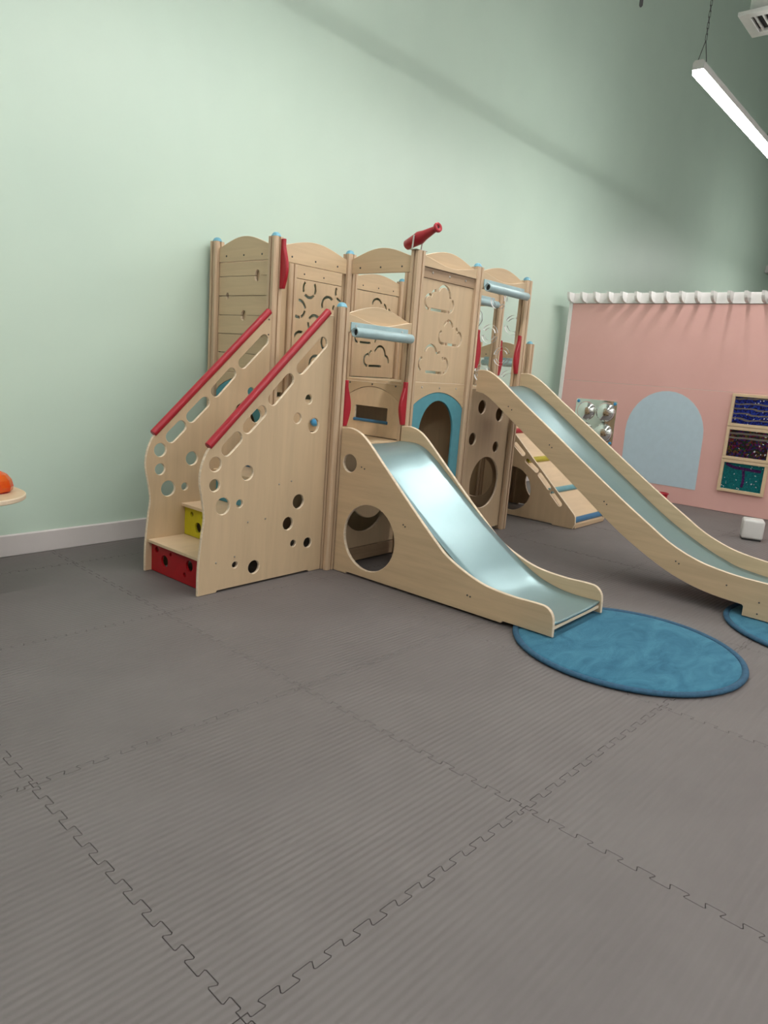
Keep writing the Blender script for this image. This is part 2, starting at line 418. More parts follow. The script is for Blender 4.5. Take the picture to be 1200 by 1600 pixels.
# ------------------------------------------------------------------ the play tower
tower = thing('play_tower', 'tall birch play tower with blue capped posts, ring and cloud cutout panels', 'play tower', (3.4, 2.6, 0))
H = 0.036
def post_outline():
    h, c, g, d = H, 0.009, 0.006, 0.011
    side = [(-h, h - c), (-h + c, h), (-g, h), (-g, h - d), (g, h - d), (g, h), (h - c, h)]   # top side, left to right (with its left chamfer start)
    out = []
    for k in range(4):
        a = -k * math.pi / 2
        out += [(x * math.cos(a) - y * math.sin(a), x * math.sin(a) + y * math.cos(a)) for x, y in side[1:]]
    return out
PO = post_outline()
TALL, LOW = 1.945, 1.535
FY, MY, BY = 2.04, 2.63, 3.215
px_ = [2.245, 2.895, 3.56, 4.24, 4.83, 5.43]
POSTS = {}
post_src = {}; cap_src = None
def post(key, x, y, h, cap=True):
    global cap_src
    if h not in post_src:
        me = slab_mesh(PO, [], 'z', -h / 2, h / 2, 0.0015); me.materials.append(M['post_wood']); me.name = 'post'; post_src[h] = me
    o = bpy.data.objects.new('post', post_src[h]); col.objects.link(o)
    c = Vector((x, y, h / 2 + 0.001)); o.parent = tower; o.location = c - OFF[tower]; OFF[o] = c
    POSTS[key] = o
    if cap:
        if cap_src is None:
            prof = [(0.030, 0), (0.030, 0.007), (0.027, 0.008)] + [(0.027 * math.cos(R(a)), 0.008 + 0.020 * math.sin(R(a))) for a in (15, 35, 55, 75)] + [(0, 0.0285)]
            cap_src = lathe_mesh(prof, (0, 0, 0), (0, 0, 1), 18); cap_src.materials.append(M['cap_blue']); cap_src.name = 'post_cap'
            for p in cap_src.polygons: p.use_smooth = True
        k = bpy.data.objects.new('post_cap', cap_src); col.objects.link(k)
        k.parent = o; k.location = Vector((0, 0, h / 2))
        if len(POSTS) == 1: k['label'] = 'light blue domed cap'
    return o
post('P1', px_[0], FY, LOW); post('P2', px_[1], FY, TALL, False); post('P3', px_[2], FY, TALL); post('P4', px_[3], FY, TALL)
post('P6', px_[0], MY, TALL); post('P5', px_[1], MY, TALL); post('M3', px_[2], MY, TALL); post('M4', px_[3], MY, TALL)
post('P7', px_[0], BY, TALL); post('B2', px_[1], BY, TALL); post('B3', 3.545, BY, TALL); post('B4', 4.165, BY, TALL)
post('C5', px_[4], MY, TALL); post('D5', px_[4], BY, TALL); post('C6', px_[5], MY, LOW); post('D6', px_[5], BY, LOW)

def arch_outline(u0, u1, z0, ze, zc, n=16):
    """board with straight bottom z0, end height ze and a raised wavy crown zc"""
    L = [(u0, z0), (u1, z0)]
    for i in range(n + 1):
        t = 1 - i / n
        s = math.sin(math.pi * t)
        L.append((u0 + (u1 - u0) * t, ze + (zc - ze) * s ** 1.15))
    return L
def header(axis, u0, u1, t0, t1, z0, ze, zc, face, mat='birch_h', nb=3, zb=None):
    o = slab('header_board', arch_outline(u0, u1, z0, ze, zc), [], axis, t0, t1, mat, tower)
    sgn = -1 if face[0] == '-' else 1
    t = min(t0, t1) if sgn < 0 else max(t0, t1)
    for k in range(nb):
        u = u0 + (u1 - u0) * (0.15 + 0.35 * k)
        bolt(AX[axis](u, zb or z0 + 0.035, t), face, o)
    return o
g = H + 0.002
# plain crown headers of the tall walls
header('x', MY + g, BY - g, 2.235, 2.255, 1.815, 1.905, 1.965, '-x')
header('y', px_[0] + g, px_[1] - g, MY - 0.012, MY + 0.010, 1.815, 1.905, 1.962, '-y')
header('x', FY + g, MY - g, 2.882, 2.904, 1.82, 1.915, 1.975, '-x')
header('y', px_[1] + g, 3.545 - g, BY - 0.010, BY + 0.012, 1.815, 1.905, 1.955, '-y')
header('y', 3.545 + g, 4.165 - g, BY - 0.010, BY + 0.012, 1.82, 1.92, 1.962, '-y')
header('y', px_[3] + g, px_[4] - g, MY - 0.012, MY + 0.010, 1.80, 1.905, 1.962, '-y')
header('x', MY + g, BY - g, px_[5] - 0.010, px_[5] + 0.012, 1.385, 1.485, 1.545, '-x')
header('x', MY + g, BY - g, px_[4] - 0.010, px_[4] + 0.012, 1.82, 1.905, 1.962, '-x', nb=0)

# double headers of the front: arched board behind a dipped board
def lens_header(u0, u1, z0, ze, zc, zd, y, bolts=False):
    o = slab('header_board', arch_outline(u0, u1, z0, ze, zc), [], 'y', y, y + 0.02, 'birch_h', tower)
    L = [(u0, z0), (u1, z0)]
    n = 16
    for i in range(n + 1):
        t = 1 - i / n; s = math.sin(math.pi * t)
        L.append((u0 + (u1 - u0) * t, ze + (zd - ze) * s ** 1.4))
    f = slab('header_front', L, [], 'y', y - 0.025, y - 0.0005, 'birch_h', tower)
    return f
lens_header(px_[0] + g, px_[1] - g, 1.405, 1.505, 1.568, 1.462, FY)
lens_header(px_[1] + g, px_[2] - g, 1.862, 1.925, 1.985, 1.888, FY)
lens_header(px_[2] + g, px_[3] - g, 1.815, 1.925, 1.985, 1.885, FY)
# bar pads: a screwed strip with a rolled vinyl tube below it
def bar_pad(axis, u0, u1, t, z, mat='pad_vinyl', face='-y'):
    s = -1
    strip = box('bar_pad_strip', AX[axis](u0, z, t - 0.006), AX[axis](u1, z + 0.05, t - 0.0005), mat, tower, 0.0015)
    bolt(AX[axis](u0 + 0.04, z + 0.03, t - 0.006), face, strip, 'steel', 0.007); bolt(AX[axis](u1 - 0.06, z + 0.03, t - 0.006), face, strip, 'steel', 0.007)
    d = Vector(AX[axis](1, 0, 0)); a = Vector(AX[axis](u0, z - 0.006, t - 0.036)); L = u1 - u0
    pr = [(0.021, 0.10), (0.021, 0.0), (0.027, 0.0), (0.028, 0.004), (0.029, L * .25), (0.0275, L * .48), (0.0275, L * .52), (0.029, L * .75), (0.028, L - 0.004), (0.02, L)]
    o = put('bar_pad_roll', lathe_mesh(pr, a, d, 20, True), mat, tower, 'pale blue rolled vinyl bar pad', True)
    q = lathe_mesh([(0.0205, 0.02), (0.0205, 0.022)], a, d, 16, True)
    put('roll_shade', q, 'dark_gap', o)  # near-black disc painted as the shade inside the open roll end
    return o
bar_pad('y', 2.298, 2.815, FY - 0.0255, 1.412)
bar_pad('y', 3.612, 4.165, FY - 0.0255, 1.825)
bar_pad('y', 4.30, 4.72, MY - 0.0125, 1.825)
bar_pad('x', MY + 0.08, BY - 0.10, px_[5] - 0.0105, 1.345, 'pad_vinyl', '-x')

# ---- cutout panels
def cloud_path():
    p = arc(0.15, 0.15, 0.15, 270, 85, 12) + arc(0.335, 0.27, 0.135, 185, 58, 9) + arc(0.63, 0.315, 0.215, 155, 0, 14) + arc(0.86, 0.15, 0.14, 85, -90, 12)
    n = 14
    p += [(0.86 + (0.15 - 0.86) * i / n, 0.01 * (1 - i / n)) for i in range(1, n + 1)]
    return [(x, z / 0.53) for x, z in p]
CLOUD = cloud_path()
def cloud_slits(x0, x1, z0, z1, w_=0.016, flip=False, cuts=((0.0, 0.30), (0.345, 0.70), (0.745, 0.93))):
    P_ = [(x0 + (1 - u if flip else u) * (x1 - x0), z0 + v * (z1 - z0)) for u, v in CLOUD]
    n = len(P_)
    return [stroke(P_[int(a * n):int(b_ * n)], w_) for a, b_ in cuts]
def rect(u0, u1, z0, z1): return [(u0, z0), (u1, z0), (u1, z1), (u0, z1)]
# big front cloud panel
ho = []
FULL = ((0.0, 0.335), (0.365, 0.60), (0.63, 0.985))
ho += cloud_slits(2.993, 3.305, 1.611, 1.771, 0.017, False, FULL)
ho += cloud_slits(3.172, 3.430, 1.403, 1.558, 0.017, True, ((0.0, 0.30), (0.34, 0.56), (0.60, 0.985)))
ho += cloud_slits(2.978, 3.300, 1.211, 1.386, 0.017, True, ((0.0, 0.26), (0.30, 0.56), (0.60, 0.76), (0.80, 0.985)))
slab('cloud_panel', rect(px_[1] + g, px_[2] - g, 1.146, 1.795), ho, 'y', FY - 0.008, FY + 0.008, 'birch_v', tower, 0.001, 'birch panel with three cloud outline slits')
rl = box('rail', (px_[1] + g, FY - 0.014, 1.797), (px_[2] - g, FY + 0.008, 1.860), 'rail_wood', tower)
for u in (3.04, 3.225, 3.41): bolt((u, FY - 0.014, 1.835), '-y', rl, 'steel', 0.008)
# board above the teal door with an arched underside
def arch_top(u0, u1, z_side, z_mid, n=18):
    out = []
    for i in range(n + 1):
        t = i / n; out.append((u0 + (u1 - u0) * t, z_side + (z_mid - z_side) * math.sin(math.pi * t) ** 0.75))
    return out
u0, u1 = px_[1] + g, px_[2] - g
br = slab('door_head_board', [(u0, 1.144), (u0, 0.975)] + arch_top(u0, u1, 0.975, 1.082)[1:-1] + [(u1, 0.975), (u1, 1.144)], [], 'y', FY - 0.010, FY + 0.012, 'birch_h', tower)
for u in (3.03, 3.225, 3.42): bolt((u, FY - 0.010, 1.112), '-y', br, 'steel', 0.007)
def door_hole(u0, u1, zb, z_spring, zt):
    return [(u0, zb), (u1, zb), (u1, z_spring)] + [((u0 + u1) / 2 + (u1 - u0) / 2 * math.cos(R(a)), z_spring + (zt - z_spring) * math.sin(R(a))) for a in range(10, 180, 10)] + [(u0, z_spring)]
slab('teal_arch_door', [(u0, 0.03), (u1, 0.03), (u1, 0.973)] + arch_top(u0, u1, 0.973, 1.080)[1:-1][::-1] + [(u0, 0.973)],
     [door_hole(3.035, 3.430, 0.10, 0.80, 1.025)], 'y', FY - 0.007, FY + 0.009, 'teal', tower, 0.0015, 'teal panel with an arched doorway')
# teal arch and climbing planks on the stair side of the back cell
v0, v1 = MY + g, BY - g
slab('teal_arch_door', [(v0, 0.03), (v1, 0.03), (v1, 0.985)] + arch_top(v0, v1, 0.985, 1.082)[1:-1][::-1] + [(v0, 0.985)],
     [door_hole(2.74, 3.105, 0.10, 0.72, 0.93)], 'x', 2.237, 2.253, 'teal', tower, 0.0015)
slab('door_head_board', [(v0, 1.115), (v0, 0.988)] + arch_top(v0, v1, 0.988, 1.085)[1:-1] + [(v1, 0.988), (v1, 1.115)], [], 'x', 2.235, 2.257, 'birch_h', tower)
PZ = [1.118, 1.241, 1.362, 1.481, 1.603, 1.724, 1.812]
grips = {5: (2.79, 0.024, 0.034), 4: (3.085, 0.012, 0.02), 3: (2.915, 0.024, 0.03), 2: (2.735, 0.03, 0.012), 1: (2.915, 0.014, 0.01)}
def notch(u, w_, h_, up_):
    return [(u + w_ * math.cos(R(a)), up_ * h_ * math.sin(R(a))) for a in range(0, 181, 20)]
for k in range(6):
    z0, z1 = PZ[k] + 0.002, PZ[k + 1] - 0.002
    bot = [(v0, z0)]; top = [(v1, z1)]
    if k in grips:
        u, w_, h_ = grips[k]
        bot += [(a, z0 + b_) for a, b_ in notch(u, w_, h_, 1)[::-1]]
    bot.append((v1, z0))
    if k + 1 in grips:
        u, w_, h_ = grips[k + 1]
        top += [(a, z1 + b_) for a, b_ in notch(u, w_, h_, -1)]
    top.append((v0, z1))
    slab('climbing_plank', bot + top, [], 'x', 2.238 + 0.002 * (k % 2), 2.256, 'birch_h', tower, 0.001)
slab('backing_panel', rect(v0, v1, 1.12, 1.812), [], 'x', 2.262, 2.268, 'birch_v', tower, 0)
# ring panel and second cloud panel on the back row
def ring_slits(c, r, w_, gaps, lo, hi, top):
    out = []
    for a0, a1 in gaps:
        # trim the arc to the stretch that stays inside the board
        ok = [a for a in range(int(a0), int(a1) + 1, 4) if lo < c[0] + (r + w_ / 2) * math.cos(R(a)) < hi and c[1] + (r + w_ / 2) * math.sin(R(a)) < top]
        if len(ok) < 4: continue
        run = [ok[0]]
        for a in ok[1:]:
            if a - run[-1] > 4: break
            run.append(a)
        if len(run) < 4: continue
        a0, a1 = run[0], run[-1]
        out.append(arc(c[0], c[1], r + w_ / 2, a0, a1, 12) + arc(c[0], c[1], r - w_ / 2, a1, a0, 12))
    return out
RC = [(3.085, 1.752), (2.985, 1.600), (3.285, 1.655), (3.425, 1.765), (3.150, 1.505), (3.010, 1.372), (3.300, 1.378), (3.185, 1.205), (3.44, 1.50)]
RG = [((-30, 60), (125, 205), (225, 318)), ((-65, -8), (8, 98), (150, 285)), ((45, 205), (-25, 10), (240, 300)), ((120, 205), (222, 285), (320, 400)), ((20, 150), (175, 240), (265, 350)),
      ((70, 240), (-60, 30)), ((30, 110), (140, 245), (270, 350)), ((45, 215), (235, 340)), ((100, 200), (220, 300))]
ho = []
b0, b1 = px_[1] + g, 3.545 - g
for c, gp in zip(RC, RG): ho += ring_slits(c, 0.062, 0.020, gp, b0 + 0.01, b1 - 0.01, 1.802)
slab('ring_panel', rect(b0, b1, 1.13, 1.812), ho, 'y', BY - 0.005, BY + 0.005, 'birch_v', tower, 0.0008, 'birch panel with broken ring slits', 'birch_v')
b0, b1 = 3.545 + g, 4.165 - g
ho = cloud_slits(3.74, 4.052, 1.222, 1.390, 0.018, False, ((0.0, 0.30), (0.345, 0.72), (0.83, 0.985)))
ho += cloud_slits(3.61, 3.87, 1.406, 1.548, 0.018, False, ((0.0, 0.16), (0.22, 0.5), (0.62, 0.75), (0.80, 0.98)))
ho += cloud_slits(3.755, 4.03, 1.625, 1.77, 0.018, True, ((0.0, 0.17), (0.21, 0.32), (0.36, 0.58), (0.66, 0.9)))
slab('cloud_panel', rect(b0, b1, 1.13, 1.815), ho, 'y', BY - 0.005, BY + 0.005, 'birch_v', tower, 0.0008, None, 'birch_v')
slab('back_panel', rect(px_[0] + g, px_[1] - g, 0.98, 1.90), [], 'y', BY - 0.008, BY + 0.008, 'birch_v', tower)
for a, b_ in ((px_[0], px_[1]), (px_[1], 3.545), (3.545, 4.165)):
    slab('lower_back_panel', rect(a + g, b_ - g, 0.06, 0.93), [circ((a + b_) / 2, 0.36, 0.17)], 'y', BY - 0.008, BY + 0.008, 'birch_v', tower)
# clear panel with rings between the slide cell and the side cell
ac = [((2.27, 1.809), ((165, 320), (-15, 30))), ((2.118, 1.616), ((-10, 150), (185, 330))), ((2.325, 1.542), ((10, 150), (190, 345))), ((2.192, 1.373), ((20, 170), (200, 350))), ((2.483, 1.664), ((-70, 65), (90, 250))), ((2.11, 1.195), ((10, 160), (200, 330))), ((2.36, 1.235), ((20, 170), (190, 340)))]
ho = []
for c, gp in ac: ho += ring_slits(c, 0.062, 0.024, [(180 - b_, 180 - a) for a, b_ in gp], FY + g + 0.008, MY - g - 0.008, 1.89)
slab('clear_ring_panel', rect(FY + g, MY - g, 1.11, 1.90), ho, 'x', px_[3] - 0.009, px_[3] + 0.009, 'acrylic', tower, 0.0, 'clear acrylic panel with broken ring cutouts', 'acrylic_edge_glint')
# step panel with letter slot between the low deck and the tall cell
s0, s1 = FY + g, MY - g
slab('slot_panel', [(s0, 0.762), (s1, 0.762), (s1, 0.985)] + [(a, b_) for a, b_ in arch_top(s0, s1, 0.985, 1.088)[1:-1][::-1]] + [(s0, 0.985)],
     [rrect(2.19, 2.482, 0.858, 0.957, 0.008)], 'x', 2.884, 2.900, 'birch_flat', tower, 0.0015, 'honey birch panel with a letter slot')
rod('slot_sill', (2.886, 2.18, 0.860), (2.886, 2.49, 0.860), 0.011, 'blue_rung', tower)
sb = slab('step_board', [(s0, 1.118), (s0, 0.988)] + arch_top(s0, s1, 0.988, 1.091)[1:-1] + [(s1, 0.988), (s1, 1.118)], [], 'x', 2.880, 2.902, 'birch_h', tower)
for v in (2.13, 2.335, 2.54): bolt((2.880, v, 1.105), '-x', sb)
# lower hole panels
slab('hole_panel', rect(px_[2] + g, px_[3] - g, 0.03, 1.12), [circ(3.800, 0.985, 0.052), circ(4.055, 0.930, 0.054), circ(3.712, 0.748, 0.047), circ(4.045, 0.678, 0.042), circ(3.93, 0.405, 0.20, 36)],
     'y', FY + 0.002, FY + 0.018, 'birch_v', tower, 0.0015, 'birch panel with four small holes and one large one')
slab('hole_panel', rect(px_[0] + g, px_[1] - g, 0.10, 0.735), [circ(2.555, 0.405, 0.21, 36)], 'y', FY - 0.004, FY + 0.012, 'birch_v', tower)
box('floor_rail', (px_[0] + g, FY - 0.008, 0.012), (px_[1] - g, FY + 0.020, 0.096), 'rail_wood', tower)
slab('inner_panel', rect(px_[0] + g, px_[1] - g, 0.05, 0.735), [circ(2.57, 0.40, 0.2, 32)], 'y', MY - 0.008, MY + 0.008, 'birch_v', tower)
slab('inner_panel', rect(FY + g, MY - g, 0.05, 0.735), [circ(2.335, 0.36, 0.17, 32)], 'x', px_[1] - 0.008, px_[1] + 0.008, 'birch_v', tower)
slab('inner_panel', rect(FY + g, MY - g, 0.05, 1.10), [circ(2.335, 0.40, 0.18, 32)], 'x', px_[3] - 0.008, px_[3] + 0.008, 'birch_v', tower)
slab('inner_panel', rect(FY + g, MY - g, 0.05, 1.10), [circ(2.335, 0.40, 0.18, 32)], 'x', px_[2] - 0.008, px_[2] + 0.008, 'birch_v', tower)
for x_ in (px_[1], px_[2]): slab('inner_panel', rect(MY + g, BY - g, 0.03, 1.10 if x_ > 3 else 0.93), [], 'x', x_ - 0.008, x_ + 0.008, 'birch_v', tower)  # unseen solid panels, added to darken the lower cells
for a, b_ in ((px_[1], px_[2]), (px_[2], px_[3])): slab('inner_panel', rect(a + g, b_ - g, 0.03, 1.10), [], 'y', MY - 0.008, MY + 0.008, 'birch_v', tower)  # more solid panels added to keep light out of the lower cells
# decks
def deck(name, x0, x1, y0, y1, z, m='birch_flat'):
    return box(name, (x0 + 0.012, y0 + 0.022, z - 0.02), (x1 - 0.012, y1 - 0.014, z), m, tower)
deck('deck', px_[0], px_[1], FY, MY, 0.756); deck('deck', px_[0], px_[1], MY, BY, 0.95); deck('deck', px_[1], px_[2], FY, MY, 1.135)
deck('deck', px_[2], px_[3], FY, MY, 1.135); deck('deck', px_[1], 3.545, MY, BY, 1.125); deck('deck', 3.60, 4.165, MY, BY, 1.125)
deck('deck', px_[3], px_[4], MY, BY, 0.95); deck('deck', px_[4], px_[5], MY, BY, 0.95)
slab('riser_panel', rect(px_[0] + g, px_[1] - g, 0.76, 0.945), [], 'y', MY - 0.008, MY + 0.008, 'birch_v', tower)
put('knob', lathe_mesh([(0.012, 0), (0.012, 0.012), (0.024, 0.018), (0.028, 0.03), (0.024, 0.044), (0.012, 0.051), (0, 0.053)], (2.612, MY - 0.0085, 0.825), (0, -1, 0), 18), 'knob_blue', tower, 'round blue knob', True)
slab('side_panel', rect(MY + g, BY - g, 0.05, 0.93), [circ(2.92, 0.38, 0.19, 32)], 'x', px_[5] - 0.008, px_[5] + 0.008, 'birch_v', tower)
slab('side_panel', rect(MY + g, BY - g, 0.05, 0.93), [circ(2.92, 0.38, 0.19, 32)], 'x', px_[4] - 0.008, px_[4] + 0.008, 'birch_v', tower)
# red grab handles: straight back edge, belly in front
def handle(axis, t0, t1, u, z0, z1, s, depth=0.058):
    n = 14; L = [(u, z0), (u, z1)]
    top = [(u + s * 0.026, z1)]
    for i in range(n + 1):
        t = i / n; zz = z1 + (z0 - z1) * t
        d = 0.026 + (depth - 0.026) * math.sin(math.pi * min(1, max(0, (t - 0.12) / 0.95))) ** 1.3
        top.append((u + s * d, zz))
    o = slab('grab_handle', [(u, z0), (u, z1)] + top[1:], [], axis, t0, t1, 'red_paint', tower, 0.005)
    o['label'] = 'red belly-shaped grab handle'
    return o
k = H + 0.001
handle('y', FY - 0.034, FY - 0.008, px_[0] + k, 0.868, 1.135, 1)
handle('y', FY - 0.034, FY - 0.008, px_[1] - k, 0.868, 1.14, -1)
handle('y', FY - 0.034, FY - 0.008, px_[2] + k, 1.262, 1.53, 1)
handle('y', FY - 0.034, FY - 0.008, px_[3] - k, 1.245, 1.535, -1)
hx = handle('x', px_[0] + 0.006, px_[0] + 0.032, MY - k, 1.645, 1.935, -1)
handle('y', MY - 0.034, MY - 0.008, px_[4] + k, 1.22, 1.53, 1)

# ------------------------------------------------------------------ staircase
stair = thing('staircase', 'birch staircase with holed side panels, red handrails and red and yellow risers', 'staircase', (1.78, 2.34, 0))
EDGE = [(1.332, 0.002), (1.334, 0.15), (1.350, 0.31), (1.363, 0.41), (1.350, 0.50), (1.332, 0.60), (1.341, 0.677), (1.368, 0.743), (1.385, 0.765)]
def side_outline(dx):
    ed = smooth_path(EDGE, 5)
    L = ed + [(2.160, 1.476), (2.172, 1.487), (2.203, 1.487), (2.203, 0.002), (2.11, 0.002), (2.104, 0.012), (1.452, 0.012), (1.446, 0.002)]
    return [(min(x + dx, 2.205), z) for x, z in L]
HOLES = [(1.421, 0.684, 0.038), (1.421, 0.576, 0.032), (1.474, 0.463, 0.045), (1.582, 0.466, 0.022), (1.627, 0.627, 0.040), (2.001, 0.437, 0.042), (1.929, 0.316, 0.038), (1.976, 0.194, 0.021), (2.090, 0.182, 0.031), (1.564, 0.134, 0.018), (1.693, 0.100, 0.038), (2.042, 1.017, 0.027), (1.962, 0.912, 0.030), (2.087, 0.871, 0.043)]
SLOTS = [((1.489, 0.756), (1.552, 0.812)), ((1.619, 0.868), (1.707, 0.947)), ((1.782, 1.014), (1.890, 1.120)), ((1.972, 1.186), (2.128, 1.330))]
for y0, dx in ((2.055, 0.0), (2.595, 0.027)):
    ho = [circ(x + dx, z, r) for x, z, r in HOLES] + [capsule((a[0] + dx, a[1]), (b_[0] + dx, b_[1]), 0.034) for a, b_ in SLOTS]
    o = slab('side_panel', side_outline(dx), ho, 'y', y0, y0 + 0.018, 'birch_v', stair, 0.002)
    if dx == 0:
        for p in ((1.85, 0.55), (1.94, 0.56), (1.64, 0.36), (1.76, 0.365), (1.44, 0.165), (1.56, 0.18)): bolt((p[0], y0, p[1]), '-y', o, 'steel', 0.005)
    else:
        for p in ((2.185, 1.455), (2.185, 1.365)): bolt((p[0], y0, p[1]), '-y', o, 'dark_steel', 0.005)
    a = Vector((1.384 + dx, y0 + 0.009, 0.770)); b_ = Vector((2.170 + dx, y0 + 0.009, 1.502)); d = (b_ - a).normalized(); n_ = Vector((-d.z, 0, d.x)) * 0.006
    rod('handrail', a + n_, b_ + n_, 0.021, 'red_paint', stair, 20, 'round red handrail')
RISERS = ['red_riser', 'yellow_riser', 'teal', 'blue_rung']
ya, yb = 2.0745, 2.5945
for k_ in range(4):
    zt = 0.187 * (k_ + 1) - 0.002; xn = 1.375 + 0.2135 * k_
    xr = xn + 0.024
    hz = zt - 0.018; z0 = (0.004 if k_ == 0 else zt - 0.187 + 0.001)
    hs = []
    hh = hz - z0
    for fy, fz, rr in ((0.10, 0.78, 0.017), (0.25, 0.48, 0.034), (0.36, 0.80, 0.011), (0.70, 0.66, 0.031), (0.62, 0.30, 0.013), (0.93, 0.40, 0.036)) if k_ % 2 == 0 else ((0.13, 0.76, 0.015), (0.25, 0.36, 0.030), (0.34, 0.76, 0.013), (0.58, 0.5, 0.032), (0.80, 0.66, 0.022)):
        hs.append(circ(yb - fy * (yb - ya), z0 + fz * hh, min(rr, hh * 0.3), 20))
    r_ = slab('riser', rect(ya, yb, z0, hz - 0.0005), hs, 'x', xr, xr + 0.014, RISERS[k_], stair, 0.0005)
    r_['label'] = ['red riser with dark holes', 'yellow riser with dark holes', 'teal riser with dark holes', 'blue riser with dark holes'][k_]
    xe = xn + 0.2135 + 0.0235 if k_ < 3 else 2.206
    box('tread', (xn, ya, hz), (xe, yb, zt), 'birch_flat', stair, 0.002)

# ------------------------------------------------------------------ slides
def slide(name, label, loc, rot, W, top, deck_pts, bottom, hole_list, L, solid, bolts_):
    """local axes: x across, y = -distance from the tower, z up; near board at x=0, far board at x=W"""
    t = thing(name, label, 'slide', loc, rot, 'play slides', True)
    tp = [(-s, z) for s, z in smooth_path(top, 5)]
    bt = [(-s, z) for s, z in bottom]
    outl = tp + bt[::-1]
    for x0, near in ((0.0, True), (W - 0.02, False)):
        o = slab('side_board', outl, [circ(-s, z, r, 36) for s, z, r in hole_list] if True else [], 'x', x0, x0 + 0.02, 'birch_h' if solid else 'birch_h', t, 0.003)
        if near:
            for s, z in bolts_: bolt((x0, -s, z), '-x', o, 'dark_steel', 0.0045)
    # curved sheet with a shallow trough
    dp = smooth_path(deck_pts, 6); bm = bmesh.new(); rows = []; nx = 10
    for s, z in dp:
        row = []
        for k_ in range(nx + 1):
            f = k_ / nx; row.append(bm.verts.new((0.0205 + (W - 0.041) * f, -s, z - 0.010 * (1 - (2 * f - 1) ** 4))))
        rows.append(row)
    for A, B in zip(rows, rows[1:]):
        for k_ in range(nx): bm.faces.new((A[k_], A[k_ + 1], B[k_ + 1], B[k_]))
    ex = bmesh.ops.extrude_face_region(bm, geom=bm.faces[:])
    for v in ex['geom']:
        if isinstance(v, bmesh.types.BMVert): v.co.z -= 0.012
    put('slide_bed', bm_mesh(bm), 'slide_sheet', t, 'pale blue slide surface', True)
    # wooden lips at the top and the foot of the bed
    s, z = deck_pts[-1]
    box('foot_bar', (0.0205, -s, z - 0.040), (W - 0.0205, -s + 0.02, z - 0.0245), 'ply_edge', t, 0.001)
    s, z = deck_pts[0]
    box('head_bar', (0.0205, -s - 0.03, z - 0.045), (W - 0.0205, -s + 0.0, z - 0.0235), 'birch_h', t, 0.001)
    return t
Y0 = 1.998
top1 = [(Y0 - y, z) for y, z in ((1.998, 0.862), (1.93, 0.868), (1.857, 0.849), (1.79, 0.806), (1.66, 0.690), (1.455, 0.505), (1.262, 0.339), (1.171, 0.272), (1.042, 0.214), (0.92, 0.180), (0.77, 0.168), (0.63, 0.170), (0.577, 0.163), (0.545, 0.132), (0.536, 0.09), (0.534, 0.026))]
dk1 = [(Y0 - y, z) for y, z in ((1.998, 0.768), (1.90, 0.770), (1.84, 0.762), (1.775, 0.736), (1.69, 0.678), (1.6, 0.606), (1.345, 0.406), (1.106, 0.240), (0.98, 0.165), (0.882, 0.122), (0.759, 0.094), (0.65, 0.088), (0.548, 0.090))]
bt1 = [(0, 0.002), (0.10, 0.002), (0.106, 0.014), (1.18, 0.014), (1.19, 0.026), (1.463, 0.026)]
slide('slide', 'short pale blue slide with solid birch sides, ending on the round blue rug', (2.262, Y0, 0), 0, 0.568, top1, dk1, bt1,
      [(Y0 - 1.918, 0.664, 0.052), (Y0 - 1.735, 0.252, 0.194)], 1.46, True, [(Y0 - 1.824, 0.655), (Y0 - 1.80, 0.648), (Y0 - 1.487, 0.384), (Y0 - 1.473, 0.376), (Y0 - 1.029, 0.103), (Y0 - 1.01, 0.10)])
top2 = [(0.004, 1.253), (0.074, 1.254), (0.133, 1.236), (0.217, 1.190), (0.342, 1.105), (0.492, 1.006), (0.685, 0.880), (0.90, 0.737), (1.194, 0.546), (1.40, 0.420), (1.556, 0.330), (1.727, 0.268), (1.90, 0.241), (2.05, 0.234), (2.40, 0.232), (2.48, 0.215), (2.50, 0.17), (2.502, 0.036)]
bt2 = [(0.004, 1.098)] + smooth_path([(0.067, 1.092), (0.124, 1.067), (0.244, 0.989), (0.385, 0.895), (0.571, 0.769), (0.906, 0.542), (1.227, 0.327), (1.494, 0.188), (1.667, 0.126), (1.833, 0.094), (1.995, 0.084)], 4) + [(2.003, 0.076), (2.003, 0.024), (2.48, 0.024)]
dk2 = [(0.004, 1.158), (0.05, 1.157), (0.124, 1.137), (0.199, 1.097), (0.371, 0.992), (0.708, 0.764), (1.004, 0.566), (1.302, 0.375), (1.555, 0.246), (1.70, 0.190), (1.784, 0.165), (1.92, 0.148), (2.05, 0.142), (2.48, 0.140)]
slide('slide', 'long pale blue slide with curved birch side boards, running past the picture edge', (3.612, 1.995, 0), math.atan(-0.075), 0.556, top2, dk2, bt2, [], 2.5, False,
      [(0.30, 1.02), (0.33, 1.0), (0.66, 0.80), (0.68, 0.785), (1.10, 0.50), (1.12, 0.485), (1.60, 0.235), (1.62, 0.225), (1.9, 0.17), (2.08, 0.12), (2.08, 0.055)])

